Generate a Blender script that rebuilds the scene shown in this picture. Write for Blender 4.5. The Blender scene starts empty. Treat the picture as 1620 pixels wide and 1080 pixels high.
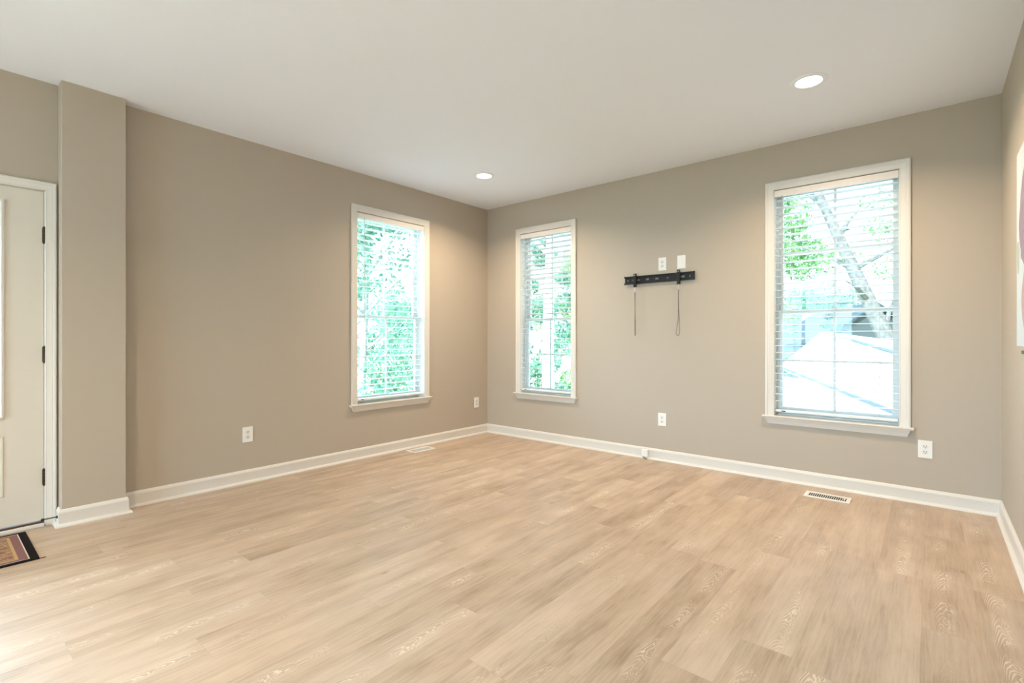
import bpy, bmesh, math, random
from mathutils import Vector, Matrix
S = bpy.context.scene
COL = S.collection
PI = math.pi

# ---------------------------------------------------------------- camera
CAM = Vector((4.191, -4.512, 1.155))
FWD = Vector((-.6435, .7655, 0)).normalized()
RGT = Vector((FWD.y, -FWD.x, 0))
FPX, CX, CY = 787.6, 810.0, 535.0
cd = bpy.data.cameras.new('camera'); cam = bpy.data.objects.new('camera', cd); COL.objects.link(cam)
cd.sensor_width = 36.0; cd.lens = FPX / 1620 * 36.0; cd.shift_y = -5.0 / 1620; cd.clip_start = .02; cd.clip_end = 400
cam.location = CAM
cam.rotation_euler = FWD.to_track_quat('-Z', 'Y').to_euler()
S.camera = cam
def at(px, py, depth):
    """A point of the outdoors seen past the windows, at a distance along the view direction."""
    return CAM + depth * FWD + (px - CX) / FPX * depth * RGT + Vector((0, 0, -(py - CY) / FPX * depth))

# ---------------------------------------------------------------- view, sky, sun
S.view_settings.view_transform = 'Standard'; S.view_settings.look = 'None'
S.view_settings.gamma = 1; S.view_settings.use_curve_mapping = False
S.view_settings.exposure = 0.65
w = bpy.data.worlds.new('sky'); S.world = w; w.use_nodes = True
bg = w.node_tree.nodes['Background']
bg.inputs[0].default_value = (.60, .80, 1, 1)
# sky made brighter behind the viewpoint, as added fill through the unseen glazing
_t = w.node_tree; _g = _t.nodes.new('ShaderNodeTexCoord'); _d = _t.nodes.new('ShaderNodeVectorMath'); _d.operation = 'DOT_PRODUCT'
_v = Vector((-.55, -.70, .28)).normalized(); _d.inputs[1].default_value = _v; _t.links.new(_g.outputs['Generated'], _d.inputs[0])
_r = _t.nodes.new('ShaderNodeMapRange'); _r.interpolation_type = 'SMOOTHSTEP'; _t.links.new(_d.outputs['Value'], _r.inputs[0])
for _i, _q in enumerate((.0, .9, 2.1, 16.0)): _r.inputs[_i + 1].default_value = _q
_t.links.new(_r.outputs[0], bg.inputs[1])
SUN_DIR = Vector((.30, -.72, .66)).normalized()
sd = bpy.data.lights.new('sun', 'SUN'); sd.energy = 7.5; sd.angle = .01; sd.color = (1, .975, .94)
so = bpy.data.objects.new('sun', sd); COL.objects.link(so)
so.rotation_euler = SUN_DIR.to_track_quat('Z', 'Y').to_euler(); so.location = (8, -6, 12)
LAMP_COLOR = (1, .78, .54); LAMP_W = 18.5

# ---------------------------------------------------------------- dimensions (metres)
H = 2.74; RX = 4.545; YB = -8.6; WT = .16
PY0, PY1, PX = -3.953, -3.632, .11           # pilaster
DOOR_Y1 = -4.020; DOOR_Y0 = DOOR_Y1 - .915; DOOR_H = 2.06
SILL, HEAD = .525, 2.432; CW = .066

# ---------------------------------------------------------------- materials
def mat(name, col, rough=.5, metal=0, spec=.5, **k):
    m = bpy.data.materials.new(name); m.use_nodes = True
    b = m.node_tree.nodes['Principled BSDF']
    b.inputs['Base Color'].default_value = (*col, 1); b.inputs['Roughness'].default_value = rough
    b.inputs['Metallic'].default_value = metal; b.inputs['Specular IOR Level'].default_value = spec
    for kk, v in k.items(): b.inputs[kk.replace('_', ' ')].default_value = v
    return m
class NT:
    def __init__(s, m): s.t = m.node_tree; s.b = m.node_tree.nodes['Principled BSDF']
    def n(s, ty, **k):
        n = s.t.nodes.new(ty)
        for a, v in k.items(): setattr(n, a, v)
        return n
    def l(s, a, b): s.t.links.new(a, b)
    def m(s, op, a, b=None, c=None):
        n = s.n('ShaderNodeMath', operation=op)
        for i, v in enumerate((a, b, c)):
            if v is None: continue
            if isinstance(v, (int, float)): n.inputs[i].default_value = v
            else: s.l(v, n.inputs[i])
        return n.outputs[0]
    def xyz(s, x, y, z=0.0):
        n = s.n('ShaderNodeCombineXYZ')
        for i, v in enumerate((x, y, z)):
            if isinstance(v, (int, float)): n.inputs[i].default_value = v
            else: s.l(v, n.inputs[i])
        return n.outputs[0]
    def noise(s, vec, scale, detail=3, rough=.5, dist=0):
        n = s.n('ShaderNodeTexNoise'); n.inputs['Scale'].default_value = scale; n.inputs['Detail'].default_value = detail
        n.inputs['Roughness'].default_value = rough; n.inputs['Distortion'].default_value = dist
        if vec is not None: s.l(vec, n.inputs['Vector'])
        return n.outputs['Fac']
    def mix(s, f, a, b):
        n = s.n('ShaderNodeMix', data_type='RGBA')
        if isinstance(f, (int, float)): n.inputs[0].default_value = f
        else: s.l(f, n.inputs[0])
        for i, v in ((6, a), (7, b)):
            if isinstance(v, tuple): n.inputs[i].default_value = (*v, 1)
            else: s.l(v, n.inputs[i])
        return n.outputs[2]
    def rng(s, v, a, b, c=0., d=1., smooth=False):
        n = s.n('ShaderNodeMapRange'); n.clamp = True
        if smooth: n.interpolation_type = 'SMOOTHSTEP'
        s.l(v, n.inputs[0])
        for i, q in enumerate((a, b, c, d)): n.inputs[i + 1].default_value = q
        return n.outputs[0]
    def obj(s):
        t = s.n('ShaderNodeTexCoord').outputs['Object']; p = s.n('ShaderNodeSeparateXYZ'); s.l(t, p.inputs[0])
        return t, p.outputs[0], p.outputs[1], p.outputs[2]
    def bump(s, h, strength, dist=.001):
        n = s.n('ShaderNodeBump'); n.inputs['Strength'].default_value = strength; n.inputs['Distance'].default_value = dist
        s.l(h, n.inputs['Height']); s.l(n.outputs[0], s.b.inputs['Normal'])

M = {}
M['wall'] = mat('greige_wall_paint', (.482, .418, .343), .62, spec=.35)
q = NT(M['wall']); v, x, y, z = q.obj(); q.bump(q.noise(v, 260, 4), .18, .0006)
M['ceiling'] = mat('white_ceiling_paint', (.845, .885, .96), .8, spec=.2)
q = NT(M['ceiling']); v, x, y, z = q.obj(); q.bump(q.noise(v, 180, 4), .12, .0006)
M['trim'] = mat('white_semigloss_trim', (.73, .70, .655), .35)
M['door'] = mat('white_door_paint', (.70, .655, .58), .4)
M['vinyl'] = mat('white_window_vinyl', (.84, .87, .87), .35)
M['plate'] = mat('white_plastic_plate', (.84, .83, .80), .35)
M['socket'] = mat('socket_face_plastic', (.76, .75, .72), .4)
M['dark'] = mat('dark_socket_slot', (.04, .035, .03), .6)
M['bronze'] = mat('oil_rubbed_bronze', (.045, .032, .025), .42, .8)
M['black'] = mat('black_powder_coat_steel', (.012, .012, .013), .42, .3)
M['steel'] = mat('zinc_link_steel', (.6, .6, .6), .3, 1)
M['cord'] = mat('black_nylon_cord', (.02, .02, .02), .7)
M['threshold'] = mat('brown_threshold', (.10, .055, .03), .5)
M['lens'] = mat('frosted_lamp_lens', (.9, .9, .9), .5, Emission_Color=(1, .95, .86, 1), Emission_Strength=9)
M['register'] = mat('white_register_enamel', (.82, .81, .79), .35)
M['duct'] = mat('dark_duct_interior', (.02, .02, .02), .7)
M['ladder'] = mat('blind_ladder_string', (.70, .72, .72), .8)
M['valance'] = mat('blind_valance_white', (.82, .77, .73), .4)
# blind slats let a little light through
m = mat('white_faux_wood_slat', (.78, .82, .84), .45); M['slat'] = m
M['paving'] = mat('grey_driveway_paving', (.42, .42, .42), .9)
M['concrete'] = mat('pale_concrete', (.82, .82, .82), .9)
# glass panes
def glassy(name, tint, refl):
    m = bpy.data.materials.new(name); m.use_nodes = True; t = m.node_tree; t.nodes.clear()
    o = t.nodes.new('ShaderNodeOutputMaterial'); mx = t.nodes.new('ShaderNodeMixShader')
    tr = t.nodes.new('ShaderNodeBsdfTransparent'); tr.inputs[0].default_value = (*tint, 1)
    g = t.nodes.new('ShaderNodeBsdfGlossy'); g.inputs['Roughness'].default_value = .02
    fr = t.nodes.new('ShaderNodeFresnel'); fr.inputs[0].default_value = refl
    t.links.new(fr.outputs[0], mx.inputs[0]); t.links.new(tr.outputs[0], mx.inputs[1]); t.links.new(g.outputs[0], mx.inputs[2])
    t.links.new(mx.outputs[0], o.inputs[0]); return m
M['glass'] = glassy('clear_window_glass', (.93, .98, .97), 1.35)

# vinyl plank floor: 178 mm wide boards running along Y, limed oak figure
m = mat('limed_oak_plank_floor', (.6, .48, .36), .42, spec=.4); M['floor'] = m
q = NT(m); v, x, y, z = q.obj()
u = q.m('DIVIDE', q.m('SUBTRACT', x, 4.163), .178); row = q.m('FLOOR', u); fu = q.m('FRACT', u)
wn = q.n('ShaderNodeTexWhiteNoise', noise_dimensions='1D'); q.l(row, wn.inputs['W'])
vv = q.m('ADD', q.m('DIVIDE', y, 1.22), wn.outputs['Value']); colm = q.m('FLOOR', vv); fv = q.m('FRACT', vv)
w2 = q.n('ShaderNodeTexWhiteNoise', noise_dimensions='3D'); q.l(q.xyz(row, colm, 3.7), w2.inputs['Vector'])
r1 = w2.outputs['Value']; sp = q.n('ShaderNodeSeparateColor'); q.l(w2.outputs['Color'], sp.inputs[0])
r2, r3, r4 = sp.outputs[0], sp.outputs[1], sp.outputs[2]
off = q.m('MULTIPLY', r2, 40.)
bigv = q.xyz(q.m('ADD', q.m('MULTIPLY', x, 11.), off), q.m('ADD', q.m('MULTIPLY', y, 1.3), off))
big = q.noise(bigv, 1.0, 3, .55, .4)
finev = q.xyz(q.m('ADD', q.m('MULTIPLY', x, 95.), off), q.m('ADD', q.m('MULTIPLY', y, 4.5), off))
fine = q.noise(finev, 1.0, 5, .65, .6)
blot = q.noise(q.xyz(q.m('ADD', q.m('MULTIPLY', x, 4.5), off), q.m('ADD', q.m('MULTIPLY', y, 2.4), off)), 1.6, 3, .6)
tone = q.m('ADD', q.m('ADD', q.m('MULTIPLY', q.rng(big, .34, .66), .46), q.m('MULTIPLY', r1, .28)), q.m('MULTIPLY', q.rng(blot, .3, .7), .30))
pk = q.noise(q.xyz(q.m('MULTIPLY', x, 2.), q.m('ADD', q.m('MULTIPLY', y, 1.2), off)), 1.4, 2)
base = q.mix(tone, (.27, .182, .117), (.58, .44, .325))
base = q.mix(q.m('MULTIPLY', q.rng(pk, .45, .65), .35), base, (.56, .455, .375))
base = q.mix(q.m('MULTIPLY', q.rng(fine, .35, .75), .38), base, (.71, .60, .48))
base = q.mix(q.m('MULTIPLY', q.rng(fine, .42, .25), .35), base, (.34, .24, .16))
# cathedral figure picked out in white lime
cen = q.m('ADD', q.m('MULTIPLY', r3, .4), .3)
wob = q.noise(q.xyz(q.m('MULTIPLY', x, 14.), q.m('ADD', q.m('MULTIPLY', y, 5.), off)), 1., 3, .6)
du = q.m('ADD', q.m('SUBTRACT', fu, cen), q.m('MULTIPLY', q.m('SUBTRACT', wob, .5), .45))
f = q.m('ADD', q.m('MULTIPLY', q.m('MULTIPLY', du, du), 30.), q.m('ADD', q.m('MULTIPLY', fv, 7.5), q.m('MULTIPLY', wob, 2.4)))
ring = q.rng(q.m('SINE', q.m('MULTIPLY', f, 2 * PI * 3.4)), .25, .95, smooth=True)
band = q.rng(q.m('ABSOLUTE', du), .26, .10, smooth=True)
patch = q.rng(q.noise(q.xyz(q.m('ADD', q.m('MULTIPLY', x, 1.5), off), q.m('ADD', q.m('MULTIPLY', y, 2.2), off)), 1.3, 2), .43, .58, smooth=True)
sel = q.rng(r4, .1, .4)
k = q.m('MULTIPLY', q.m('MULTIPLY', ring, band), q.m('MULTIPLY', patch, sel))
base = q.mix(q.m('MULTIPLY', k, .50), base, (.86, .77, .64))
# knots
vo = q.n('ShaderNodeTexVoronoi'); vo.inputs['Scale'].default_value = 1.0
q.l(q.xyz(q.m('MULTIPLY', x, 4.2), q.m('MULTIPLY', y, 1.9)), vo.inputs['Vector'])
base = q.mix(q.rng(vo.outputs['Distance'], .06, .015, 0, .55), base, (.26, .19, .13))
# seams
seam = q.m('MAXIMUM', q.rng(q.m('ABSOLUTE', q.m('SUBTRACT', fu, .5)), .493, .4985), q.rng(q.m('ABSOLUTE', q.m('SUBTRACT', fv, .5)), .4988, .4996))
base = q.mix(q.m('MULTIPLY', seam, .16), base, (.22, .15, .10))
q.l(base, q.b.inputs['Base Color'])
q.l(q.rng(fine, .2, .8, .36, .52), q.b.inputs['Roughness'])
q.bump(q.m('SUBTRACT', fine, q.m('MULTIPLY', seam, 2.)), .12, .0006)

# doormat
m = mat('woven_rug_pattern', (.5, .2, .15), .95, spec=.1); M['rug'] = m
q = NT(m); v, x, y, z = q.obj()
vo = q.n('ShaderNodeTexVoronoi'); vo.inputs['Scale'].default_value = 17; q.l(v, vo.inputs['Vector'])
wv = q.n('ShaderNodeTexWave'); wv.inputs['Scale'].default_value = 16; wv.inputs['Distortion'].default_value = 9; q.l(v, wv.inputs['Vector'])
c = q.mix(q.rng(vo.outputs['Distance'], .25, .45), (.30, .12, .085), (.42, .28, .15))
c = q.mix(q.rng(wv.outputs['Fac'], .55, .75), c, (.17, .08, .07))
c = q.mix(q.rng(q.noise(v, 60, 2), .62, .68), c, (.30, .36, .26))
q.l(c, q.b.inputs['Base Color']); q.bump(q.noise(v, 400, 2), .6, .001)
M['rug_black'] = mat('black_rug_binding', (.012, .010, .012), .95, spec=.1)
M['rug_mauve'] = mat('mauve_rug_band', (.22, .115, .11), .95, spec=.1)
M['rug_gold'] = mat('gold_rug_line', (.46, .30, .15), .95, spec=.1)
M['rug_cream'] = mat('cream_rug_line', (.62, .53, .47), .95, spec=.1)

# outdoors
def two(name, a, b, sc, rough=.9, st=None):
    m = mat(name, a, rough, spec=.2); q = NT(m); v, x, y, z = q.obj()
    q.l(q.mix(q.rng(q.noise(v, sc, 4), .35, .65), a, b), q.b.inputs['Base Color']); return m
M['grass'] = two('lawn_grass', (.16, .26, .10), (.30, .36, .18), 3)
M['bark'] = two('grey_brown_bark', (.07, .065, .06), (.13, .12, .115), 6)
M['pale_bark'] = two('weathered_grey_bark', (.20, .22, .21), (.34, .36, .34), 6)
M['birch'] = two('pale_birch_bark', (.50, .48, .45), (.70, .68, .66), 5)
M['shingle'] = mat('pale_grey_shingle', (.62, .60, .58), .9)
q = NT(M['shingle']); v, x, y, z = q.obj()
br = q.n('ShaderNodeTexBrick'); br.inputs['Scale'].default_value = 2.2; q.l(v, br.inputs['Vector'])
br.inputs['Color1'].default_value = (.38, .375, .37, 1); br.inputs['Color2'].default_value = (.33, .325, .32, 1); br.inputs['Mortar'].default_value = (.20, .20, .20, 1)
br.inputs['Mortar Size'].default_value = .012
q.l(br.outputs[0], q.b.inputs['Base Color'])
M['slate'] = two('blue_grey_shingle', (.018, .028, .035), (.035, .046, .054), 5)
M['blue_siding'] = mat('blue_grey_siding', (.035, .045, .052), .8)
M['siding'] = mat('pale_siding', (.55, .55, .52), .8)
M['gutter'] = mat('grey_gutter', (.05, .06, .07), .5)
M['brick'] = mat('red_brick', (.4, .2, .15), .9)
q = NT(M['brick']); v, x, y, z = q.obj()
br = q.n('ShaderNodeTexBrick'); br.inputs['Scale'].default_value = 6; q.l(v, br.inputs['Vector'])
br.inputs['Color1'].default_value = (.42, .22, .17, 1); br.inputs['Color2'].default_value = (.34, .17, .13, 1); br.inputs['Mortar'].default_value = (.5, .47, .44, 1)
q.l(br.outputs[0], q.b.inputs['Base Color'])
def leafmat(name, a, b):
    m = bpy.data.materials.new(name); m.use_nodes = True; q = NT(m); t = m.node_tree
    v, x, y, z = q.obj(); c = q.mix(q.rng(q.noise(v, 1.6, 3), .35, .65), a, b)
    q.l(c, q.b.inputs['Base Color']); q.b.inputs['Roughness'].default_value = .6
    tl = q.n('ShaderNodeBsdfTranslucent'); q.l(c, tl.inputs[0]); mx = q.n('ShaderNodeMixShader'); mx.inputs[0].default_value = .4
    q.l(q.b.outputs[0], mx.inputs[1]); q.l(tl.outputs[0], mx.inputs[2]); q.l(mx.outputs[0], t.nodes['Material Output'].inputs[0]); return m
M['leaf_a'] = leafmat('mint_green_leaves', (.045, .135, .085), (.16, .31, .21))
M['leaf_b'] = leafmat('yellow_green_leaves', (.07, .17, .045), (.19, .33, .12))

# canvas print
m = mat('abstract_canvas_print', (.85, .85, .85), .8, spec=.2); M['canvas'] = m
q = NT(m); v, x, y, z = q.obj()
wb = q.m('MULTIPLY', q.m('SUBTRACT', q.noise(v, 5, 2), .5), .16)
def blob(cx_, cz, rx, rz):
    a_ = q.m('DIVIDE', q.m('SUBTRACT', q.m('ADD', x, wb), cx_), rx); b_ = q.m('DIVIDE', q.m('SUBTRACT', q.m('ADD', z, wb), cz), rz)
    return q.rng(q.m('ADD', q.m('MULTIPLY', a_, a_), q.m('MULTIPLY', b_, b_)), 1.0, .95)
c = q.mix(blob(-.555, -.03, .055, .085), (.60, .65, .69), (.42, .47, .40))
c = q.mix(blob(-.30, .12, .20, .24), c, (.33, .26, .31))
c = q.mix(blob(-.33, -.24, .11, .12), c, (.50, .36, .35))
c = q.mix(blob(.15, .05, .26, .20), c, (.45, .40, .42))
q.l(c, q.b.inputs['Base Color'])
M['canvas_side'] = mat('white_canvas_edge', (.62, .65, .68), .8)

# ---------------------------------------------------------------- mesh builder
class MB:
    def __init__(s): s.v = []; s.f = []
    def add(s, vs, fs):
        n = len(s.v); s.v += [tuple(p) for p in vs]; s.f += [tuple(i + n for i in f) for f in fs]; return s
    def box(s, x0, x1, y0, y1, z0, z1):
        vs = [(x, y, z) for x in (x0, x1) for y in (y0, y1) for z in (z0, z1)]
        return s.add(vs, [(0, 1, 3, 2), (4, 6, 7, 5), (0, 4, 5, 1), (2, 3, 7, 6), (0, 2, 6, 4), (1, 5, 7, 3)])
    def tube(s, pts, r, n=8, r1=None, cap=True):
        pts = [Vector(p) for p in pts]; k = len(pts); rings = []
        for i, p in enumerate(pts):
            d = (pts[min(i + 1, k - 1)] - pts[max(i - 1, 0)]).normalized()
            a = d.orthogonal().normalized() if i == 0 else (a - a.dot(d) * d).normalized()
            b = d.cross(a); rr = r if r1 is None else r + (r1 - r) * i / (k - 1)
            rings.append([p + rr * (math.cos(t * 2 * PI / n) * a + math.sin(t * 2 * PI / n) * b) for t in range(n)])
        fs = [(i * n + j, i * n + (j + 1) % n, (i + 1) * n + (j + 1) % n, (i + 1) * n + j) for i in range(k - 1) for j in range(n)]
        if cap: fs += [tuple(range(n - 1, -1, -1)), tuple((k - 1) * n + j for j in range(n))]
        return s.add([p for rg in rings for p in rg], fs)
    def lathe(s, prof, n=32, c=(0, 0, 0), axis='z', close=False):
        vs = []
        for r, h in prof:
            for j in range(n):
                t = 2 * PI * j / n; a, b = r * math.cos(t), r * math.sin(t)
                vs.append((c[0] + a, c[1] + b, c[2] + h) if axis == 'z' else (c[0] + a, c[1] + h, c[2] + b))
        k = len(prof)
        fs = [(i * n + j, i * n + (j + 1) % n, (i + 1) * n + (j + 1) % n, (i + 1) * n + j) for i in range(k - 1 + (1 if close else 0)) for j in range(n)]
        fs = [tuple(i % (k * n) for i in f) for f in fs]
        if not close: fs += [tuple(range(n)), tuple((k - 1) * n + j for j in range(n))]
        return s.add(vs, fs)
    def prism(s, poly, y0, y1):
        """polygon in x,z extruded along y"""
        n = len(poly); vs = [(x, y0, z) for x, z in poly] + [(x, y1, z) for x, z in poly]
        return s.add(vs, [tuple(range(n)), tuple(range(2 * n - 1, n - 1, -1))] + [(i, n + i, n + (i + 1) % n, (i + 1) % n) for i in range(n)])
    def sweep(s, rows, caps=True):
        """rows: list of equal length vertex loops, profile closed"""
        k = len(rows); n = len(rows[0])
        fs = [(i * n + j, i * n + (j + 1) % n, (i + 1) * n + (j + 1) % n, (i + 1) * n + j) for i in range(k - 1) for j in range(n)]
        if caps: fs += [tuple(range(n - 1, -1, -1)), tuple((k - 1) * n + j for j in range(n))]
        return s.add([p for r in rows for p in r], fs)
    def build(s, name, m, parent=None, smooth=False, bevel=0, seg=2):
        me = bpy.data.meshes.new(name); me.from_pydata(s.v, [], s.f)
        bm = bmesh.new(); bm.from_mesh(me); bmesh.ops.recalc_face_normals(bm, faces=bm.faces); bm.to_mesh(me); bm.free()
        for mm in (m if isinstance(m, (list, tuple)) else [m]): me.materials.append(mm)
        o = bpy.data.objects.new(name, me); COL.objects.link(o)
        if parent is not None: o.parent = parent
        if smooth:
            for p in me.polygons: p.use_smooth = True
            if smooth != 'all':
                try: me.set_sharp_from_angle(angle=math.radians(40))
                except Exception: pass
        if bevel:
            b = o.modifiers.new('bevel', 'BEVEL'); b.width = bevel; b.segments = seg; b.limit_method = 'ANGLE'
        return o
def empty(name, loc, rz=0):
    o = bpy.data.objects.new(name, None); COL.objects.link(o); o.location = loc; o.rotation_euler = (0, 0, rz)
    o.empty_display_size = .1; return o
def thing(name, label, cat, loc, rz=0, group=None):
    o = empty(name, loc, rz); o['label'] = label; o['category'] = cat
    if group: o['group'] = group
    return o
def struct(o): o['kind'] = 'structure'; return o
def copy_tree(o, parent=None):
    c = o.copy(); COL.objects.link(c)
    if parent is not None: c.parent = parent
    for ch in list(o.children): copy_tree(ch, c)
    return c
ON_BACK, ON_LEFT, ON_RIGHT = 0, PI / 2, -PI / 2
# wall mounted things use a local frame: x to the right, -y into the room, z up

# ---------------------------------------------------------------- room shell
def holed_wall(name, a0, a1, z0, z1, t0, t1, holes, vertical_axis):
    """A wall slab from a0..a1 (along), t0..t1 (thickness), with rectangular holes (h0,h1,zz0,zz1)."""
    A = sorted({a0, a1, *[h[0] for h in holes], *[h[1] for h in holes]}); Z = sorted({z0, z1, *[h[2] for h in holes], *[h[3] for h in holes]})
    solid = lambda i, j: 0 <= i < len(A) - 1 and 0 <= j < len(Z) - 1 and not any(h[0] <= (A[i] + A[i + 1]) / 2 <= h[1] and h[2] <= (Z[j] + Z[j + 1]) / 2 <= h[3] for h in holes)
    P = (lambda a, t, z: (a, t, z)) if vertical_axis == 'x' else (lambda a, t, z: (t, a, z))
    mb = MB()
    def quad(*p): mb.add(p, [(0, 1, 2, 3)])
    for i in range(len(A) - 1):
        for j in range(len(Z) - 1):
            if not solid(i, j): continue
            a, b, c, d = A[i], A[i + 1], Z[j], Z[j + 1]
            for t in (t0, t1): quad(P(a, t, c), P(b, t, c), P(b, t, d), P(a, t, d))
            if not solid(i - 1, j): quad(P(a, t0, c), P(a, t1, c), P(a, t1, d), P(a, t0, d))
            if not solid(i + 1, j): quad(P(b, t0, c), P(b, t1, c), P(b, t1, d), P(b, t0, d))
            if not solid(i, j - 1): quad(P(a, t0, c), P(a, t1, c), P(b, t1, c), P(b, t0, c))
            if not solid(i, j + 1): quad(P(a, t0, d), P(a, t1, d), P(b, t1, d), P(b, t0, d))
    me = bpy.data.meshes.new(name); bm = bmesh.new()
    vs = [bm.verts.new(p) for p in mb.v]
    for f in mb.f: bm.faces.new([vs[i] for i in f])
    bmesh.ops.remove_doubles(bm, verts=bm.verts, dist=1e-5); bmesh.ops.recalc_face_normals(bm, faces=bm.faces)
    bm.to_mesh(me); bm.free(); me.materials.append(M['wall'])
    o = bpy.data.objects.new(name, me); COL.objects.link(o); return struct(o)

WA = (-1.892, -.941)                   # outer casing extents along y on the left wall
WB1 = (.466, 1.297); WB2 = (3.144, 4.085)
def hole(w): return (w[0] + CW - .004, w[1] - CW + .004, SILL - .02, HEAD - CW + .004)
PAT = (.9, 2.9, 0.0, 2.45)
holed_wall('wall_left', YB, 0, 0, H, -WT, 0, [hole(WA), (DOOR_Y0 - .018, DOOR_Y1 + .018, 0, DOOR_H + .018), (-7.3, -5.5, .05, 2.35)], 'y')
holed_wall('wall_back', -WT, RX + WT, 0, H, 0, WT, [hole(WB1), hole(WB2)], 'x')
holed_wall('wall_right', YB, 0, 0, H, RX, RX + WT, [], 'y')
holed_wall('wall_front', -WT, RX + WT, 0, H, YB - WT, YB, [PAT], 'x')
struct(MB().box(0, PX, PY0, PY1, 0, H).build('wall_pilaster', M['wall'], bevel=.004))
struct(MB().box(-WT, RX + WT, YB - WT, WT, H, H + .25).build('ceiling', M['ceiling']))
struct(MB().box(-WT, RX + WT, YB - WT, WT, -.2, 0).build('floor', M['floor']))

# ---------------------------------------------------------------- baseboards
def offset_path(path, d):
    out = []
    for i, p in enumerate(path):
        p = Vector(p); dirs = []
        if i > 0: dirs.append((p - Vector(path[i - 1])).normalized())
        if i < len(path) - 1: dirs.append((Vector(path[i + 1]) - p).normalized())
        ns = [Vector((-e.y, e.x)) for e in dirs]
        if len(ns) == 1: out.append(p + d * ns[0])
        else:
            b = (ns[0] + ns[1]).normalized(); out.append(p + b * (d / max(.2, b.dot(ns[0]))))
    return out
BPROF = [(0, .001), (.0125, .001), (.0125, .079), (.0135, .083), (.0135, .087), (.011, .091), (.010, .096), (.007, .102), (.003, .105), (0, .105)]
SPROF = [(.0125, .0005), (.031, .0005), (.0305, .006), (.028, .012), (.023, .017), (.017, .0195), (.0125, .020)]
bpath = [(RX, YB), (RX, 0), (0, 0), (0, PY1), (PX, PY1), (PX, PY0), (.024, PY0)]
def base(name, i0, i1):
    root = empty(name, (0, 0, 0)); struct(root)
    for pr, nm in ((BPROF, 'board'), (SPROF, 'shoe_molding')):
        offs = {d: offset_path(bpath, d) for d, _ in pr}
        MB().sweep([[(offs[d][i].x, offs[d][i].y, z) for d, z in pr] for i in range(i0, i1 + 1)]).build(nm, M['trim'], root, smooth=True)
base('baseboard_right', 0, 1); base('baseboard_back', 1, 2); base('baseboard_left', 2, 3); base('baseboard_pilaster', 3, 6)

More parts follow.
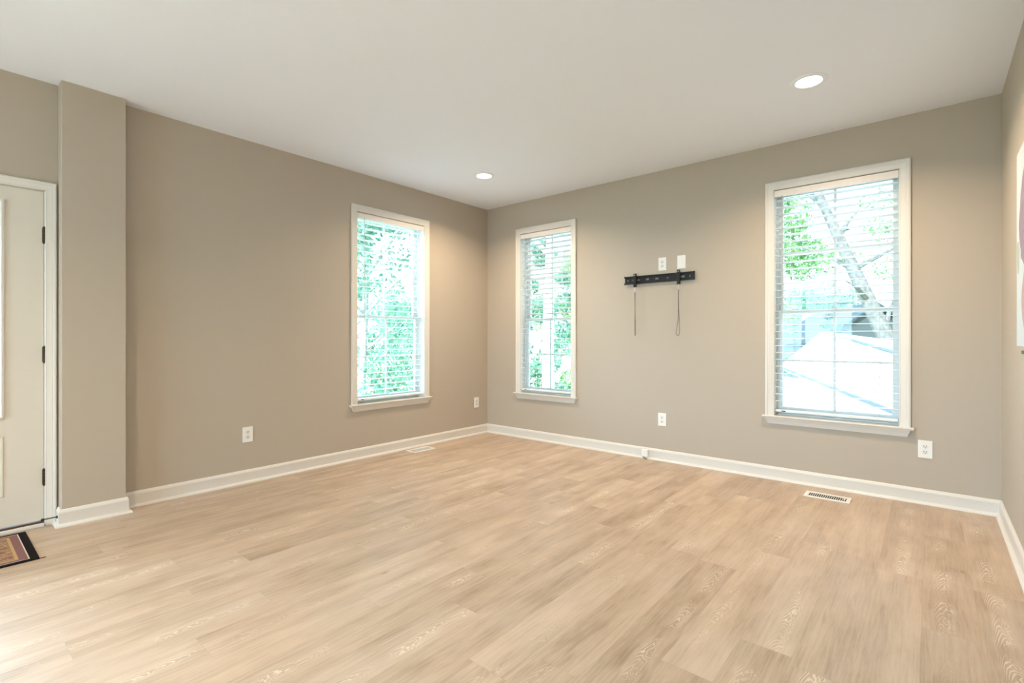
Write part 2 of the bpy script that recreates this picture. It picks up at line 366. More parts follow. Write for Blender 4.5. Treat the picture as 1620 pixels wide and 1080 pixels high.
# ---------------------------------------------------------------- windows
CPROF = [(0, .002), (0, .010), (.004, .0125), (.008, .011), (.012, .0125), (.032, .0135), (.040, .0165), (.044, .0155), (.049, .019), (.060, .020), (.066, .016), (.066, .0005)]
def casing(parent, w, zb, zt, mb=None, scale=1.0, bottom=0):
    rows = []
    for sx, zz in ((-1, zb), (-1, zt), (1, zt), (1, zb)):
        rows.append([(sx * (w / 2 + d * scale), -t, zz + (d * scale if zz == zt else 0)) for d, t in CPROF])
    return MB().sweep(rows).build('casing', M['trim'], parent, smooth=True)
def window(n, span, loc_fn, rz):
    W = span[1] - span[0]; w = W - 2 * CW; c = (span[0] + span[1]) / 2
    root = empty('window_%d' % n, loc_fn(c, SILL), rz); struct(root)
    h = HEAD - CW - SILL                        # clear height above the stool
    casing(root, w, 0, h)
    # stool with horns and a rounded nose
    nose = [(-.042, -.010), (-.045, -.004), (-.043, .0), (0, .0), (.075, .0), (.075, -.018), (0, -.018), (-.034, -.018), (-.040, -.016)]
    hw = W / 2 + .018
    m_ = MB()
    n_ = [p for p in nose if p[0] <= 0]
    m_.sweep([[(x, yy, zz) for yy, zz in [(-.042, -.010), (-.045, -.005), (-.042, .0), (-.001, .0), (-.001, -.018), (-.036, -.018)]] for x in (-hw, hw)])
    m_.box(-w / 2 + .001, w / 2 - .001, -.002, .075, -.018, -.0005)
    m_.build('window_sill', M['trim'], root, smooth=True)
    # apron, ends cut back
    ap = [(-.001, -.019), (-.030, -.019), (-.028, -.026), (-.022, -.034), (-.016, -.044), (-.015, -.060), (-.012, -.068), (-.001, -.070)]
    rows = []
    for sx in (-1, 1):
        rows.append([(sx * (W / 2 - .000 + (zz + .019) * .42), yy, zz) for yy, zz in ap])
    MB().sweep(rows).build('apron', M['trim'], root, smooth=True)
    # frame liner
    f = MB(); a = .0035
    f.box(-w / 2 - a, -w / 2, .001, .158, -.018, h + a); f.box(w / 2, w / 2 + a, .001, .158, -.018, h + a)
    f.box(-w / 2, w / 2, .001, .158, h, h + a); f.box(-w / 2, w / 2, .0755, .170, -.018, .012)
    for s_ in (-1, 1):
        for y0 in (.082, .128):
            x0, x1 = sorted((s_ * w / 2, s_ * (w / 2 - .014))); f.box(x0, x1, y0, y0 + .008, .012, h)
    f.box(-w / 2, w / 2, .082, .090, h - .014, h)
    f.build('frame_liner', M['vinyl'], root)
    mid = 1.385 - SILL - .01 + .0
    def sash(name, y0, z0, z1, rail_b, rail_t):
        s_ = MB(); st = .040; X = w / 2 - .0015; y1 = y0 + .030
        s_.box(-X, -X + st, y0, y1, z0, z1); s_.box(X - st, X, y0, y1, z0, z1)
        s_.box(-X + st, X - st, y0, y1, z0, z0 + rail_b); s_.box(-X + st, X - st, y0, y1, z1 - rail_t, z1)
        mz = (z0 + rail_b + z1 - rail_t) / 2
        s_.box(-.009, .009, y0 + .008, y1 - .008, z0 + rail_b, z1 - rail_t)
        s_.box(-X + st, -.009, y0 + .008, y1 - .008, mz - .009, mz + .009); s_.box(.009, X - st, y0 + .008, y1 - .008, mz - .009, mz + .009)
        so_ = s_.build(name, M['vinyl'], root, bevel=.002)
        MB().box(-X + st - .003, X - st + .003, y0 + .0145, y0 + .0155, z0 + rail_b - .003, z1 - rail_t + .003).build('glass', M['glass'], so_)
        return so_
    ls = sash('lower_sash', .093, .013, mid + .015, .050, .030)
    MB().box(-.03, .03, .080, .093, mid - .010, mid + .002).build('sash_lock', M['vinyl'], ls, bevel=.002)
    sash('upper_sash', .139 - .012, mid - .018, h - .001, .032, .036)
    # portal for daylight
    pl = bpy.data.lights.new('sky_portal', 'AREA'); pl.shape = 'RECTANGLE'; pl.size = w; pl.size_y = h; pl.cycles.is_portal = True
    po = bpy.data.objects.new('sky_portal', pl); COL.objects.link(po); po.parent = root
    po.location = (0, .20, h / 2); po.rotation_euler = (-PI / 2, 0, 0)
    return root
onB = lambda c, z: (c, 0, z); onA = lambda c, z: (0, c, z)
window(1, WA, onA, ON_LEFT); window(2, WB1, onB, ON_BACK); window(3, WB2, onB, ON_BACK)

# ---------------------------------------------------------------- blinds
def blind(span, loc_fn, rz, label, tilt_u, tilt_l, wand_x, wand_z, group='white slatted window blinds'):
    W = span[1] - span[0]; w = W - 2 * CW - .012; c = (span[0] + span[1]) / 2; h = HEAD - CW - SILL
    root = thing('window_blind', label, 'blind', loc_fn(c, SILL), rz, group)
    y = .040
    MB().box(-w / 2, w / 2, .006, .062, h - .045, h - .004).build('headrail', M['slat'], root)
    v_ = MB().box(-w / 2 - .004, w / 2 + .004, -.008, -.002, h - .058, h - .006)
    v_.box(-w / 2 - .004, -w / 2 + .001, -.002, .030, h - .058, h - .006).box(w / 2 - .001, w / 2 + .004, -.002, .030, h - .058, h - .006)
    v_.build('valance', M['valance'], root, bevel=.0015)
    pitch = .0565; sw = .060; zb = .038; s_ = MB(); z_ = h - .085; zs = []
    while z_ > zb + .03:
        ti = tilt_u if z_ > .86 else tilt_l
        cs, sn = math.cos(ti), math.sin(ti); t = .0014
        row = []
        prof = [(-sw / 2, 0), (-sw / 4, .0022), (0, .003), (sw / 4, .0022), (sw / 2, 0)]
        pts = [(a, b + t) for a, b in prof] + [(a, b - t) for a, b in reversed(prof)]
        row = [(y + a * cs - b * sn, z_ + a * sn + b * cs) for a, b in pts]
        s_.sweep([[(-w / 2, yy, zz) for yy, zz in row], [(w / 2, yy, zz) for yy, zz in row]])
        zs.append(z_); z_ -= pitch
    s_.build('slats', M['slat'], root, smooth=True)
    br_ = MB().box(-w / 2, w / 2, y - .030, y + .030, zb - .009, zb + .009).build('bottom_rail', M['slat'], root, bevel=.003)
    MB().box(-w / 2 + .045, -w / 2 + .075, y - .0315, y - .0295, zb - .004, zb + .003).build('rail_clip', M['dark'], br_)
    for sx in (-1, 1):
        l_ = MB(); X = sx * (w / 2 - .11)
        for yy in (y - .029, y + .029): l_.tube([(X, yy, zb + .009), (X, yy, h - .045)], .0009, 5)
        for q_ in zs: l_.tube([(X, y - .029, q_ - .004), (X, y + .029, q_ - .004)], .0007, 4)
        l_.build('ladder_cord', M['ladder'], root)
    MB().tube([(wand_x, -.0125, h - .050), (wand_x, -.0125, wand_z)], .0032, 8).build('tilt_wand', M['wand'], root, smooth=True)
    return root
M['wand'] = mat('clear_grey_wand', (.42, .44, .45), .3)
blind(WA, onA, ON_LEFT, 'white slatted blind in the window on the left wall, dark wand hanging at its left', math.radians(-3), math.radians(0), -.335, .86 - .05)
blind(WB1, onB, ON_BACK, 'white slatted blind in the narrow window beside the room corner', math.radians(-9), math.radians(-4), -.27, .86 - .05)
blind(WB2, onB, ON_BACK, 'white slatted blind in the right-hand window that overlooks a bright roof', math.radians(-3), math.radians(0), -.345, .86 - .03)

# ---------------------------------------------------------------- front door on the left wall
root = struct(empty('door_1', (0, (DOOR_Y0 + DOOR_Y1) / 2, 0), ON_LEFT))
dw = .915
jm = MB(); a = .0165
jm.box(-dw / 2 - a, -dw / 2 - .002, .0, .155, 0, DOOR_H + a).box(dw / 2 + .002, dw / 2 + a, .0, .155, 0, DOOR_H + a).box(-dw / 2 - .002, dw / 2 + .002, .0, .155, DOOR_H + .003, DOOR_H + a)
jm.box(dw / 2 - .012, dw / 2 + .002, .050, .075, .03, DOOR_H + .003).box(-dw / 2 - .002, -dw / 2 + .012, .050, .075, .03, DOOR_H + .003)
jm.build('door_frame', M['trim'], root)
rows = []
for sx, zz in ((-1, 0), (-1, DOOR_H + .004), (1, DOOR_H + .004), (1, 0)):
    rows.append([(sx * (dw / 2 + .004 + d * .82), -t, zz + (d * .82 if zz else 0)) for d, t in CPROF])
MB().sweep(rows).build('casing', M['trim'], root, smooth=True)
th = MB().box(-dw / 2 - .002, dw / 2 + .002, -.004, .15, .0, .030).build('threshold', M['threshold'], root)
MB().box(-dw / 2 - .002, dw / 2 + .002, -.026, -.0045, .0, .020).build('threshold_trim', M['trim'], root, bevel=.004)
# slab with lite opening and two embossed panels
DX = dw / 2
lx = DX - .192; lz0, lz1 = .700, 1.955
d_ = MB()
d_.box(-DX, -lx, .003, .047, .036, DOOR_H).box(lx, DX, .003, .047, .036, DOOR_H).box(-lx, lx, .003, .047, .036, lz0).box(-lx, lx, .003, .047, lz1, DOOR_H)
slab = d_.build('door_slab', M['door'], root)
def ring_mold(name, x0, x1, z0, z1, prof, y0, parent, m):
    """closed rectangular molding, prof = (inset, height)"""
    cs = [(x0, z0, 1, 1), (x0, z1, 1, -1), (x1, z1, -1, -1), (x1, z0, -1, 1)]
    rows = [[(cx_ + sx * d, y0 - t, cz + sz * d) for d, t in prof] for cx_, cz, sx, sz in cs]
    rows.append(rows[0])
    return MB().sweep(rows, caps=False).build(name, m, parent, smooth=True)
lp = [(-.022, 0), (-.022, .006), (-.016, .012), (-.008, .013), (-.002, .009), (.006, .011), (.012, .007), (.012, 0)]
ring_mold('lite_molding', -lx, lx, lz0, lz1, lp, .003, slab, M['plate'])
MB().box(-lx, lx, .022, .026, lz0, lz1).build('lite_glass', M['glass'], slab)
MB().box(-.006, .006, .012, .021, lz0, lz1).build('lite_muntin', M['plate'], slab)
pp = [(0, 0), (.004, .004), (.010, .0045), (.016, .001), (.022, .003), (.026, 0)]
for x0, x1 in ((-DX + .172, -.05), (.05, DX - .172)):
    ring_mold('door_panel', x0, x1, .215, .575, pp, .003, slab, M['door'])
MB().lathe([(.0, -.06), (.014, -.06), (.026, -.052), (.028, -.038), (.018, -.028), (.010, -.02), (.010, -.006), (.030, -.005), (.030, .0)], 24, (-DX + .07, .003, .95), axis='y').build('door_knob', M['bronze'], slab, smooth=True)
for zc in (1.79, 1.055, .300):
    hg = MB().box(DX - .006, DX - .001, -.0005, .003, zc - .047, zc + .047).build('hinge', M['bronze'], root)
    k_ = MB()
    for i in range(5): k_.tube([(DX + .0015, -.0065, zc - .05 + i * .02 + .0008), (DX + .0015, -.0065, zc - .05 + i * .02 + .0192)], .0062, 10)
    k_.tube([(DX + .0015, -.0065, zc - .054), (DX + .0015, -.0065, zc + .054)], .0045, 8)
    k_.build('hinge_knuckle', M['bronze'], hg, smooth=True)
# spring door stop on the pilaster base, pointing towards the door
t_ = thing('door_stop', 'dark spring door stop on the baseboard beside the white door', 'door stop', (.075, PY0 - .0135, .056))
MB().lathe([(.009, 0), (.009, -.004), (.005, -.006), (.004, -.006)], 14, axis='y').build('mounting_plate', M['bronze'], t_, smooth=True)
sp_ = [(.0042 * math.cos(k_ * .9), -.005 - k_ * .00052, .0042 * math.sin(k_ * .9)) for k_ in range(110)]
MB().tube(sp_, .0011, 5).build('spring', M['bronze'], t_, smooth=True)
MB().lathe([(.0045, -.060), (.0075, -.062), (.008, -.070), (.006, -.074), (.001, -.075)], 14, axis='y').build('rubber_tip', M['cord'], t_, smooth=True)

# ---------------------------------------------------------------- doormat
t_ = thing('doormat', 'small woven doormat with black binding and rust floral field before the white door', 'doormat', (.345, -4.58, .0))
X, Y = .275, .472
def frame_ring(nm, m, ox, oy, wx, wy, z0, z1):
    b_ = MB(); rows = []
    for sx, sy in ((-1, -1), (1, -1), (1, 1), (-1, 1), (-1, -1)):
        a_ = (sx * (X - ox), sy * (Y - oy)); c_ = (sx * (X - ox - wx), sy * (Y - oy - wy))
        rows.append([(a_[0], a_[1], z0), (a_[0], a_[1], z1), (c_[0], c_[1], z1), (c_[0], c_[1], z0)])
    return b_.sweep(rows, caps=False).build(nm, m, t_)
frame_ring('binding', M['rug_black'], 0, 0, .024, .034, .0005, .0075)
frame_ring('cream_line', M['rug_cream'], .024, .034, .006, .005, .0005, .0070)
frame_ring('mauve_band', M['rug_mauve'], .030, .039, .026, .034, .0005, .0068)
frame_ring('gold_line', M['rug_gold'], .056, .073, .012, .012, .0005, .0071)
MB().box(-X + .068, X - .068, -Y + .085, Y - .085, .0005, .0068).build('pile_field', M['rug'], t_)
MB().tube([(X - .004, Y - .002, .004), (X - .002, Y + .010, .003), (X - .008, Y + .024, .002)], .0018, 5).build('corner_thread', M['rug_black'], t_)

# ---------------------------------------------------------------- outlets and plates
def outlet_at(x, z, loc, rz, label, group=None):
    t = thing('wall_outlet', label, 'outlet', loc, rz, group); return t
def make_outlet(loc, rz, label, group, blank=False):
    t = thing('cable_plate' if blank else 'wall_outlet', label, 'wall plate' if blank else 'outlet', loc, rz, None if blank else group)
    pr = [(0, .0), (0, .003), (.004, .0058), (.0041, .0)]
    MB().prism([(-.0395, -.0615), (.0395, -.0615), (.0395, .0615), (-.0395, .0615)], -.0055, -.0002).build('cover_plate', M['plate'], t, bevel=.003)
    if blank:
        MB().box(-.017, .017, -.0075, -.005, -.034, .034).build('brush_insert', M['plate'], t, bevel=.001)
        return t
    for sz in (-1, 1):
        zc = sz * .0195
        poly = []
        for k_ in range(24):
            a_ = 2 * PI * k_ / 24; poly.append((.0172 * math.cos(a_), zc + max(-.0135, min(.0135, .0172 * math.sin(a_)))))
        f_ = MB().prism(poly, -.0078, -.005).build('socket', M['socket'], t, bevel=.0006)
        MB().box(-.0078, -.0052, -.0083, -.0075, zc - .002, zc + .008).box(.0050, .0072, -.0083, -.0075, zc - .001, zc + .007).prism([(.0033 * math.cos(a_ * PI / 4), zc - .0075 + .0033 * math.sin(a_ * PI / 4)) for a_ in range(8)], -.0083, -.0075).build('socket_slots', M['dark'], f_)
    MB().lathe([(.0026, -.0066), (.0026, -.005)], 10, (0, 0, 0), axis='y').build('screw', M['steel'], t)
    return t
G = 'duplex wall outlets'
make_outlet((0, -2.821, .385), ON_LEFT, 'white duplex outlet low on the left wall, left of the window', G)
make_outlet((0, -.195, .383), ON_LEFT, 'white duplex outlet low on the left wall next to the room corner', G)
make_outlet((2.252, 0, .389), ON_BACK, 'white duplex outlet low on the back wall under the television bracket', G)
make_outlet((4.163, 0, .382), ON_BACK, 'white duplex outlet low on the back wall right of the large window', G)
make_outlet((2.255, 0, 1.856), ON_BACK, 'white duplex outlet just above the black television bracket', G)
make_outlet((2.437, 0, 1.858), ON_BACK, 'plain white cover plate above the right arm of the television bracket', G, blank=True)

# small white box plugged at the baseboard
t_ = thing('junction_box', 'small white cable box on the baseboard below the television bracket', 'cable box', (2.092, -.0135, .022))
MB().box(-.033, .033, -.030, -.0005, .0, .066).build('housing', M['plate'], t_, bevel=.004)
MB().tube([(-.020, -.016, .001), (-.018, -.022, -.006), (.0, -.030, -.014), (.016, -.030, -.017), (.022, -.032, -.018)], .0025, 6).build('cable_stub', M['cord'], t_)

# ---------------------------------------------------------------- television bracket
t_ = thing('television_bracket', 'black steel television wall bracket with two arms and hanging pull cords', 'tv mount', (2.218, 0, 1.722))
hl, hh = .345, .034
holes = [(-.315, .010), (-.265, .010), (-.205, .016), (-.11, .016), (-.015, .016), (.09, .009), (.235, .018), (.30, .006)]
r_ = MB(); yb, yf = -.013, -.010
r_.box(-hl, hl, yb, yf, .008, hh).box(-hl, hl, yb, yf, -hh, -.008)
e = -hl
for hx, hw_ in holes:
    r_.box(e, hx - hw_, yb, yf, -.008, .008); e = hx + hw_
r_.box(e, hl, yb, yf, -.008, .008)
r_.box(-hl, hl, -.0095, -.0006, hh - .003, hh).box(-hl, hl, -.0095, -.0006, -hh, -hh + .003)     # channel flanges
r_.box(-hl, hl, -.030, -.0132, hh - .003, hh + .004).box(-hl, hl, -.030, -.0132, -hh - .004, -hh + .003)
r_.box(-hl, -hl + .003, -.030, -.0132, hh - .012, hh + .008).box(hl - .003, hl, -.030, -.0132, hh - .012, hh + .008).box(-hl, -hl + .003, -.030, -.0132, -hh - .008, -hh + .010)
r_.build('wall_rail', M['black'], t_, bevel=.0008)
for ax in (-.223, .208):
    ar = MB().box(ax - .013, ax + .013, -.052, -.049, -.072, .060).box(ax - .013, ax - .010, -.049, -.036, -.072, .060).box(ax + .010, ax + .013, -.049, -.036, -.072, .060)
    ar.box(ax - .010, ax + .010, -.049, -.0345, .048, .056)
    arm = ar.build('arm', M['black'], t_, bevel=.001)
    MB().lathe([(.005, -.0535), (.005, -.052)], 12, (ax, 0, .045), axis='y').build('bolt', M['steel'], arm)
    MB().tube([(ax, -.046, -.070), (ax, -.046, -.125)], .0016, 6).build('chain_link', M['steel'], arm)
    y_ = -.046
    if ax < 0:
        pts = [(ax + .002, y_, -.120), (ax + .001, y_, -.30), (ax + .006, y_, -.50), (ax + .004, y_, -.535), (ax - .001, y_, -.538), (ax - .002, y_, -.50), (ax - .0, y_, -.3), (ax - .002, y_, -.12)]
    else:
        pts = [(ax + .001, y_, -.120), (ax + .002, y_, -.29), (ax + .008, y_, -.40), (ax + .010, y_, -.51), (ax + .002, y_, -.537), (ax - .010, y_, -.540), (ax - .020, y_, -.520), (ax - .012, y_, -.45), (ax - .002, y_, -.38), (ax - .001, y_, -.29), (ax - .001, y_, -.12)]
    cu = bpy.data.curves.new('pull_cord', 'CURVE')
    # smooth the cord with a Catmull-Rom pass
    P_ = [Vector(p) for p in pts]; out = []
    for i in range(len(P_) - 1):
        p0, p1, p2, p3 = P_[max(i - 1, 0)], P_[i], P_[i + 1], P_[min(i + 2, len(P_) - 1)]
        for k_ in range(6):
            u_ = k_ / 6; out.append(.5 * ((2 * p1) + (p2 - p0) * u_ + (2 * p0 - 5 * p1 + 4 * p2 - p3) * u_ ** 2 + (3 * p1 - p0 - 3 * p2 + p3) * u_ ** 3))
    out.append(P_[-1]); bpy.data.curves.remove(cu)
    MB().tube(out, .0021, 6).build('pull_cord', M['cord'], arm, smooth=True)

# ---------------------------------------------------------------- floor registers
def register(loc, rz, label):
    t = thing('floor_register', label, 'floor vent', loc, rz, 'floor registers'); L, Wd = .142, .076
    b_ = MB(); z0, z1 = .0004, .005; ix, iy = .118, .044
    b_.box(-L, -ix, -Wd, Wd, z0, z1).box(ix, L, -Wd, Wd, z0, z1).box(-ix, ix, -Wd, -iy, z0, z1).box(-ix, ix, iy, Wd, z0, z1)
    b_.build('faceplate', M['register'], t, bevel=.002)
    lo = MB(); n_ = 18
    for i in range(n_ + 1):
        x0 = -ix + i * (2 * ix / n_); lo.box(x0 - .0019, x0 + .0019, -iy, iy, .001, .0046)
    lo.build('louvers', M['register'], t)
    MB().box(-ix, ix, -iy, iy, .0002, .0008).build('duct_opening', M['duct'], t)
    MB().box(ix - .018, ix - .008, -.012, .012, .0046, .010).build('damper_lever', M['register'], t)
    return t
register((3.617, -.266, 0), 0, 'white metal floor vent below the large right-hand window')
register((.146, -1.166, 0), PI / 2, 'white metal floor vent below the window on the left wall')

# ---------------------------------------------------------------- recessed ceiling lights
def downlight(x, y, label=None, watts=None):
    t = thing('ceiling_light', label or 'recessed ceiling light', 'ceiling light', (x, y, H), 0, 'recessed ceiling lights')
    MB().lathe([(.068, -.004), (.074, -.009), (.090, -.008), (.100, -.003), (.101, -.0002), (.068, -.0002)], 48, close=True).build('trim_ring', M['ceiling'], t, smooth=True)
    MB().lathe([(.0, -.0075), (.05, -.0070), (.067, -.005), (.067, -.0003), (.0, -.0003)], 40).build('lens', M['lens'], t, smooth=True)
    l_ = bpy.data.lights.new('lamp', 'AREA'); l_.shape = 'DISK'; l_.size = .12; l_.spread = math.radians(145); l_.energy = watts or LAMP_W; l_.color = LAMP_COLOR
    o = bpy.data.objects.new('lamp', l_); COL.objects.link(o); o.parent = t; o.location = (0, 0, -.012)
    return t
downlight(.862, -.975, 'lit round recessed ceiling light above the room corner')
downlight(3.617, -.990, 'lit round recessed ceiling light above the large right-hand window')
for x, y in ((2.24, -5.3), (.862, -7.4), (3.617, -7.4)):  # unseen lights added to brighten the room; first set from the pilaster shadow
    downlight(x, y, ('unseen recessed ceiling light added halfway down the room, behind the viewpoint' if y > -6 else 'unseen recessed ceiling light added near the patio door, left of the pair' if x > 2 else 'unseen recessed ceiling light added near the patio door, right of the pair'), 24.0 if y > -6 else 22.0)

# ---------------------------------------------------------------- right wall: canvas and ledge
t_ = thing('canvas_print', 'large white abstract canvas print with mauve shapes on the right wall', 'picture', (RX, -1.73, 1.575), ON_RIGHT)
MB().box(-.61, .61, -.036, -.001, -.457, .457).build('stretcher_frame', M['canvas_side'], t_, bevel=.002)
MB().box(-.608, .608, -.0368, -.0362, -.455, .455).build('printed_face', M['canvas'], t_)
t_ = thing('picture_ledge', 'thin black wall ledge just under the abstract canvas print', 'ledge', (RX, -1.80, 1.085), ON_RIGHT)
MB().box(-.44, .44, -.045, -.0005, .0, .016).build('shelf_board', M['black'], t_, bevel=.001)
MB().box(-.43, .43, -.012, -.0005, -.018, -.0002).build('back_rail', M['steel'], t_)

# ---------------------------------------------------------------- patio door added behind the viewpoint, unseen, to light the room
pr = struct(empty('door_2_added', (1.9, YB, 0)))
f_ = MB(); hw_ = 1.0; ph = 2.45
f_.box(-hw_, -hw_ + .05, -.12, -.02, 0, ph).box(hw_ - .05, hw_, -.12, -.02, 0, ph).box(-hw_ + .05, hw_ - .05, -.12, -.02, ph - .05, ph).box(-hw_ + .05, hw_ - .05, -.12, -.02, 0, .05)
for k_ in (0,): f_.box(k_ - .035, k_ + .035, -.10, -.04, .05, ph - .05)
f_.build('door_frame', M['vinyl'], pr)
MB().box(-hw_ + .05, hw_ - .05, -.075, -.070, .05, ph - .05).build('glass', M['glass'], pr)
pl = bpy.data.lights.new('sky_portal', 'AREA'); pl.shape = 'RECTANGLE'; pl.size = 2.0; pl.size_y = ph; pl.cycles.is_portal = True
po = bpy.data.objects.new('sky_portal', pl); COL.objects.link(po); po.location = (1.9, YB - .25, ph / 2); po.rotation_euler = (PI / 2, 0, 0)
wn_ = struct(empty('window_4', (0, -6.4, .05), ON_LEFT))  # unseen window added to throw cool daylight across the left floor
f_ = MB(); f_.box(-.9, -.85, .02, .12, 0, 2.3).box(.85, .9, .02, .12, 0, 2.3).box(-.85, .85, .02, .12, 0, .05).box(-.85, .85, .02, .12, 2.25, 2.3).box(-.03, .03, .04, .10, .05, 2.25)
f_.build('window_frame', M['vinyl'], wn_)
MB().box(-.85, .85, .068, .072, .05, 2.25).build('glass', M['glass'], wn_)
pl = bpy.data.lights.new('sky_portal', 'AREA'); pl.shape = 'RECTANGLE'; pl.size = 1.8; pl.size_y = 2.3; pl.cycles.is_portal = True
po = bpy.data.objects.new('sky_portal', pl); COL.objects.link(po); po.location = (-.25, -6.4, 1.2); po.rotation_euler = (-PI / 2, 0, PI / 2)
struct(MB().box(-1, 6, YB - 6, YB - WT, -.25, -.06).build('terrace_added', M['concrete']))  # pale slab added out of view to bounce sun up to the ceiling
pl = bpy.data.lights.new('sky_portal', 'AREA'); pl.shape = 'RECTANGLE'; pl.size = .56; pl.size_y = 1.26; pl.cycles.is_portal = True
po = bpy.data.objects.new('sky_portal', pl); COL.objects.link(po); po.location = (-.25, (DOOR_Y0 + DOOR_Y1) / 2, 1.33); po.rotation_euler = (-PI / 2, 0, PI / 2)

# ---------------------------------------------------------------- outdoors
GZ = -1.6
def plane_slab(name, pts, z0, z1, m): 
    n = len(pts); mb = MB().add([(x, y, z0) for x, y in pts] + [(x, y, z1) for x, y in pts], [tuple(range(n)), tuple(range(n, 2 * n))] + [(i, (i + 1) % n, n + (i + 1) % n, n + i) for i in range(n)])
    return mb.build(name, m)
struct(MB().box(-70, 70, -70, 90, GZ - .3, GZ).build('ground', M['grass']))
struct(plane_slab('driveway', [(-3, 1.2), (9, 1.2), (9, 13), (-3, 13)], GZ + .002, GZ + .03, M['paving']))
struct(MB().box(-WT + .02, RX + WT - .02, YB - WT + .02, WT - .02, GZ, -.205).build('wall_foundation', M['siding']))

def solid_from_top(pts, thick):
    n = len(pts); mb = MB(); dn = Vector((0, 0, -thick))
    return mb.add([Vector(p) for p in pts] + [Vector(p) + dn for p in pts], [tuple(range(n)), tuple(range(2 * n - 1, n - 1, -1))] + [(i, (i + 1) % n, n + (i + 1) % n, n + i) for i in range(n)])
# garage with a hipped roof
e1 = Vector((.52, 13.7, .2)); e2 = Vector((3.8, 3.9, .2)); ed = (e1 - e2).normalized()
apex = at(1300, 524, 17.0)
E1 = e1 + ed * 1.0; E2 = e2 - ed * 2.0
nrm = (e1 - e2).cross(apex - e2).normalized()
def on_roof(px, py):
    d = at(px, py, 1.0) - CAM; t = (apex - CAM).dot(nrm) / d.dot(nrm); return CAM + t * d
hr = on_roof(1410, 556); hr2 = apex + (hr - apex) * 2.2
hl_ = on_roof(1240, 545)
g = thing('garage', 'low garage with a sunlit pale shingle hip roof outside the right-hand window', 'garage', (apex.x, apex.y, GZ))
base_o = Vector(g.location)
loc = lambda p: Vector(p) - base_o
back = Vector((ed.y, -ed.x, 0))
if back.dot(Vector((1, 0, 0))) < 0: back = -back
roof = solid_from_top([loc(p) for p in (E1, E2, hr2, apex)], .10)
b1 = E1 + back * 6; b2 = hr2 + back * 4; b1.z = .2; b2.z = .2
roof.add([loc(p) for p in (apex, b1, E1)], [(0, 1, 2)]); roof.add([loc(p) for p in (apex, hr2, b2, b1)], [(0, 1, 2), (0, 2, 3)])
roof.build('roof', M['shingle'], g)
MB().tube([loc(E1 + Vector((0, 0, -.03))), loc(E2 + Vector((0, 0, -.03)))], .035, 8).build('gutter', M['gutter'], g)
MB().tube([loc(hl_ + Vector((0, 0, .0))), loc(apex)], .03, 6).build('hip_cap', M['gutter'], g)
MB().tube([loc(apex), loc(hr2)], .04, 6).build('hip_cap', M['gutter'], g)
ins = back * .5
wpts = [E1 + ins - ed * .5, E2 + ins + ed * .5, E2 + ins + ed * .5 + back * 5, E1 + ins - ed * .5 + back * 8]
wm = MB(); n_ = 4
wm.add([(loc(p).x, loc(p).y, 0) for p in wpts] + [(loc(p).x, loc(p).y, .2 - GZ - .12) for p in wpts], [(i, (i + 1) % 4, 4 + (i + 1) % 4, 4 + i) for i in range(4)])
wm.build('wall', M['siding'], g)
# neighbour house: blue-grey gable roof
def house(px, py, dep, wd, ln, label, m_roof, chim=False, hgt=2.0, name='house', m_wall='siding'):
    p = at(px, py, dep); h_ = thing(name, label, 'house', (p.x, p.y, GZ), math.atan2(RGT.y, RGT.x)); top = p.z - GZ
    ez = top - hgt
    MB().prism([(-wd, 0), (wd, 0), (wd, ez), (0, top - .15), (-wd, ez)], 0, ln).build('wall', M[m_wall], h_)
    MB().prism([(-wd - .4, ez - .2), (0, top), (wd + .4, ez - .2), (wd + .4, ez - .38), (0, top - .18), (-wd - .4, ez - .38)], -.4, ln + .4).build('roof', m_roof, h_)
    return h_
h1 = house(1383, 479, 32, 3.6, 5, 'neighbouring house with a blue-grey shingle gable seen past the right-hand window', M['slate'], hgt=2.4, m_wall='blue_siding')
h2 = house(1262, 510, 48, 4.0, 6, 'distant house with a brick chimney behind the garage roof', M['slate'], hgt=1.2)
MB().box(.9, 2.0, -.2, .8, 2.2, 5.1).build('chimney', M['brick'], h2)

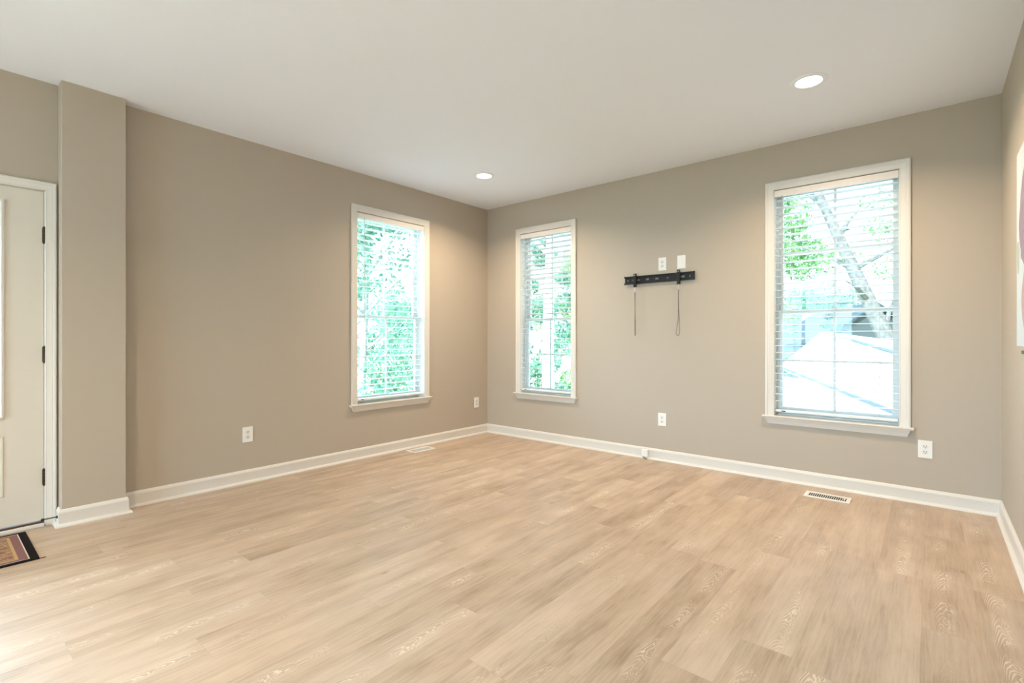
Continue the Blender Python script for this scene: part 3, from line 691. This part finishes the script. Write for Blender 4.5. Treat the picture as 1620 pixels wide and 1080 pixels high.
rnd = random.Random(4)
def leaf_cloud(mb, c, rad, n, size, rn):
    c = Vector(c); vs = []; fs = []
    for i in range(n):
        while True:
            p = Vector((rn.uniform(-1, 1), rn.uniform(-1, 1), rn.uniform(-1, 1)))
            if .2 < p.length < 1: break
        p = p * (p.length ** -.35)
        p = Vector((p.x * rad[0], p.y * rad[1], p.z * rad[2])) + c
        a = Vector((rn.gauss(0, 1), rn.gauss(0, 1), rn.gauss(0, .6))).normalized(); b = a.orthogonal().normalized()
        b = (Matrix.Rotation(rn.uniform(0, 6.28), 3, a) @ b); cc = a.cross(b); s_ = size * rn.uniform(.6, 1.4)
        k = len(vs); vs += [p - b * s_, p + cc * s_ * .45 + a * s_ * .1, p + b * s_, p - cc * s_ * .45 + a * s_ * .1]; fs.append((k, k + 1, k + 2, k + 3))
    mb.add(vs, fs)
def tree(label, base_xy, height, crown_z0, spread, clumps, leaves, size, lm, trunk_r=.16, lean=(0, 0), nbr=7, seed=1, group='trees outside the windows', bark='bark'):
    rn = random.Random(seed)
    t = thing('tree', label, 'tree', (base_xy[0], base_xy[1], GZ), 0, group)
    pts = [(lean[0] * f_ + .12 * math.sin(3 * f_ + seed), lean[1] * f_ + .1 * math.cos(2.5 * f_ + seed) - .1, height * f_ * .95 + (-.05 if f_ == 0 else 0)) for f_ in [i / 8 for i in range(9)]]
    tr = MB().tube(pts, trunk_r, 10, r1=trunk_r * .25).build('trunk', M[bark], t, smooth=True)
    fm = MB()
    for i in range(nbr):
        f_ = .35 + .6 * i / nbr; k_ = int(f_ * 8); p = Vector(pts[k_]); a_ = rn.uniform(0, 6.28)
        e_ = p + Vector((math.cos(a_), math.sin(a_), rn.uniform(.3, .9))) * spread * rn.uniform(.5, .85)
        mdl = (p + e_) / 2 + Vector((0, 0, .15)); MB().tube([p, mdl, e_], trunk_r * .35, 6, r1=.015).build('branch', M[bark], t, smooth=True)
    for i in range(clumps):
        a_ = rn.uniform(0, 6.28); rr = spread * math.sqrt(rn.random()); zz = rn.uniform(crown_z0, height)
        fz = (zz - crown_z0) / (height - crown_z0); rr *= max(.25, 1 - abs(fz - .4) * .9)
        s_ = spread * rn.uniform(.16, .30)
        leaf_cloud(fm, (lean[0] * fz + rr * math.cos(a_), lean[1] * fz + rr * math.sin(a_), zz), (s_, s_, s_ * .7), leaves // clumps, size, rn)
    fm.build('foliage', lm, t)
    return t
p = at(1165, 535, 29); tree('leafy green tree left of the garage roof outside the right-hand window', p[:2], 13.0, 1.2, 4.3, 85, 17000, .12, M['leaf_b'], seed=3)
p = at(1324, 535, 26); tree('dark narrow evergreen rising behind the garage apex', p[:2], 4.6, .8, .9, 22, 3600, .09, M['leaf_a'], trunk_r=.12, lean=(-.2, .2), seed=5)
p = at(1440, 535, 22.5); tree('sparse tree with bare leaning trunk right of the garage roof', p[:2], 12.5, 5.8, 3.8, 26, 2200, .10, M['leaf_b'], trunk_r=.42, lean=(-4.0, -2.2), nbr=8, seed=8)
p = at(578, 535, 11); tree('mint green tree filling the left wall window', p[:2], 6.9, .4, 2.0, 55, 9000, .062, M['leaf_a'], seed=11, bark='pale_bark', trunk_r=.11, nbr=9)
p = at(668, 535, 18); tree('lower mint green tree at the right of the left wall window', p[:2], 4.2, .3, 2.8, 50, 8500, .07, M['leaf_a'], seed=12, bark='pale_bark', trunk_r=.10)
p = at(838, 535, 13); tree('pale green tree outside the narrow window beside the corner', p[:2], 6.8, .4, 1.5, 50, 7500, .065, M['leaf_a'], seed=21, bark='pale_bark', trunk_r=.10)
p = at(884, 535, 8.5); tree('slim pale-barked tree outside the narrow corner window', p[:2], 7.0, 4.6, .8, 10, 700, .06, M['leaf_a'], trunk_r=.14, seed=22, nbr=4, bark='birch')
p = at(925, 535, 20); tree('rounded tree farther behind the slim tree at the narrow corner window', p[:2], 6.4, .4, 2.6, 40, 7500, .08, M['leaf_b'], seed=23)
p = at(1290, 535, 64); tree('distant broad tree above the far house roof', p[:2], 8.5, .4, 8.0, 60, 6500, .28, M['leaf_a'], trunk_r=.3, seed=31)
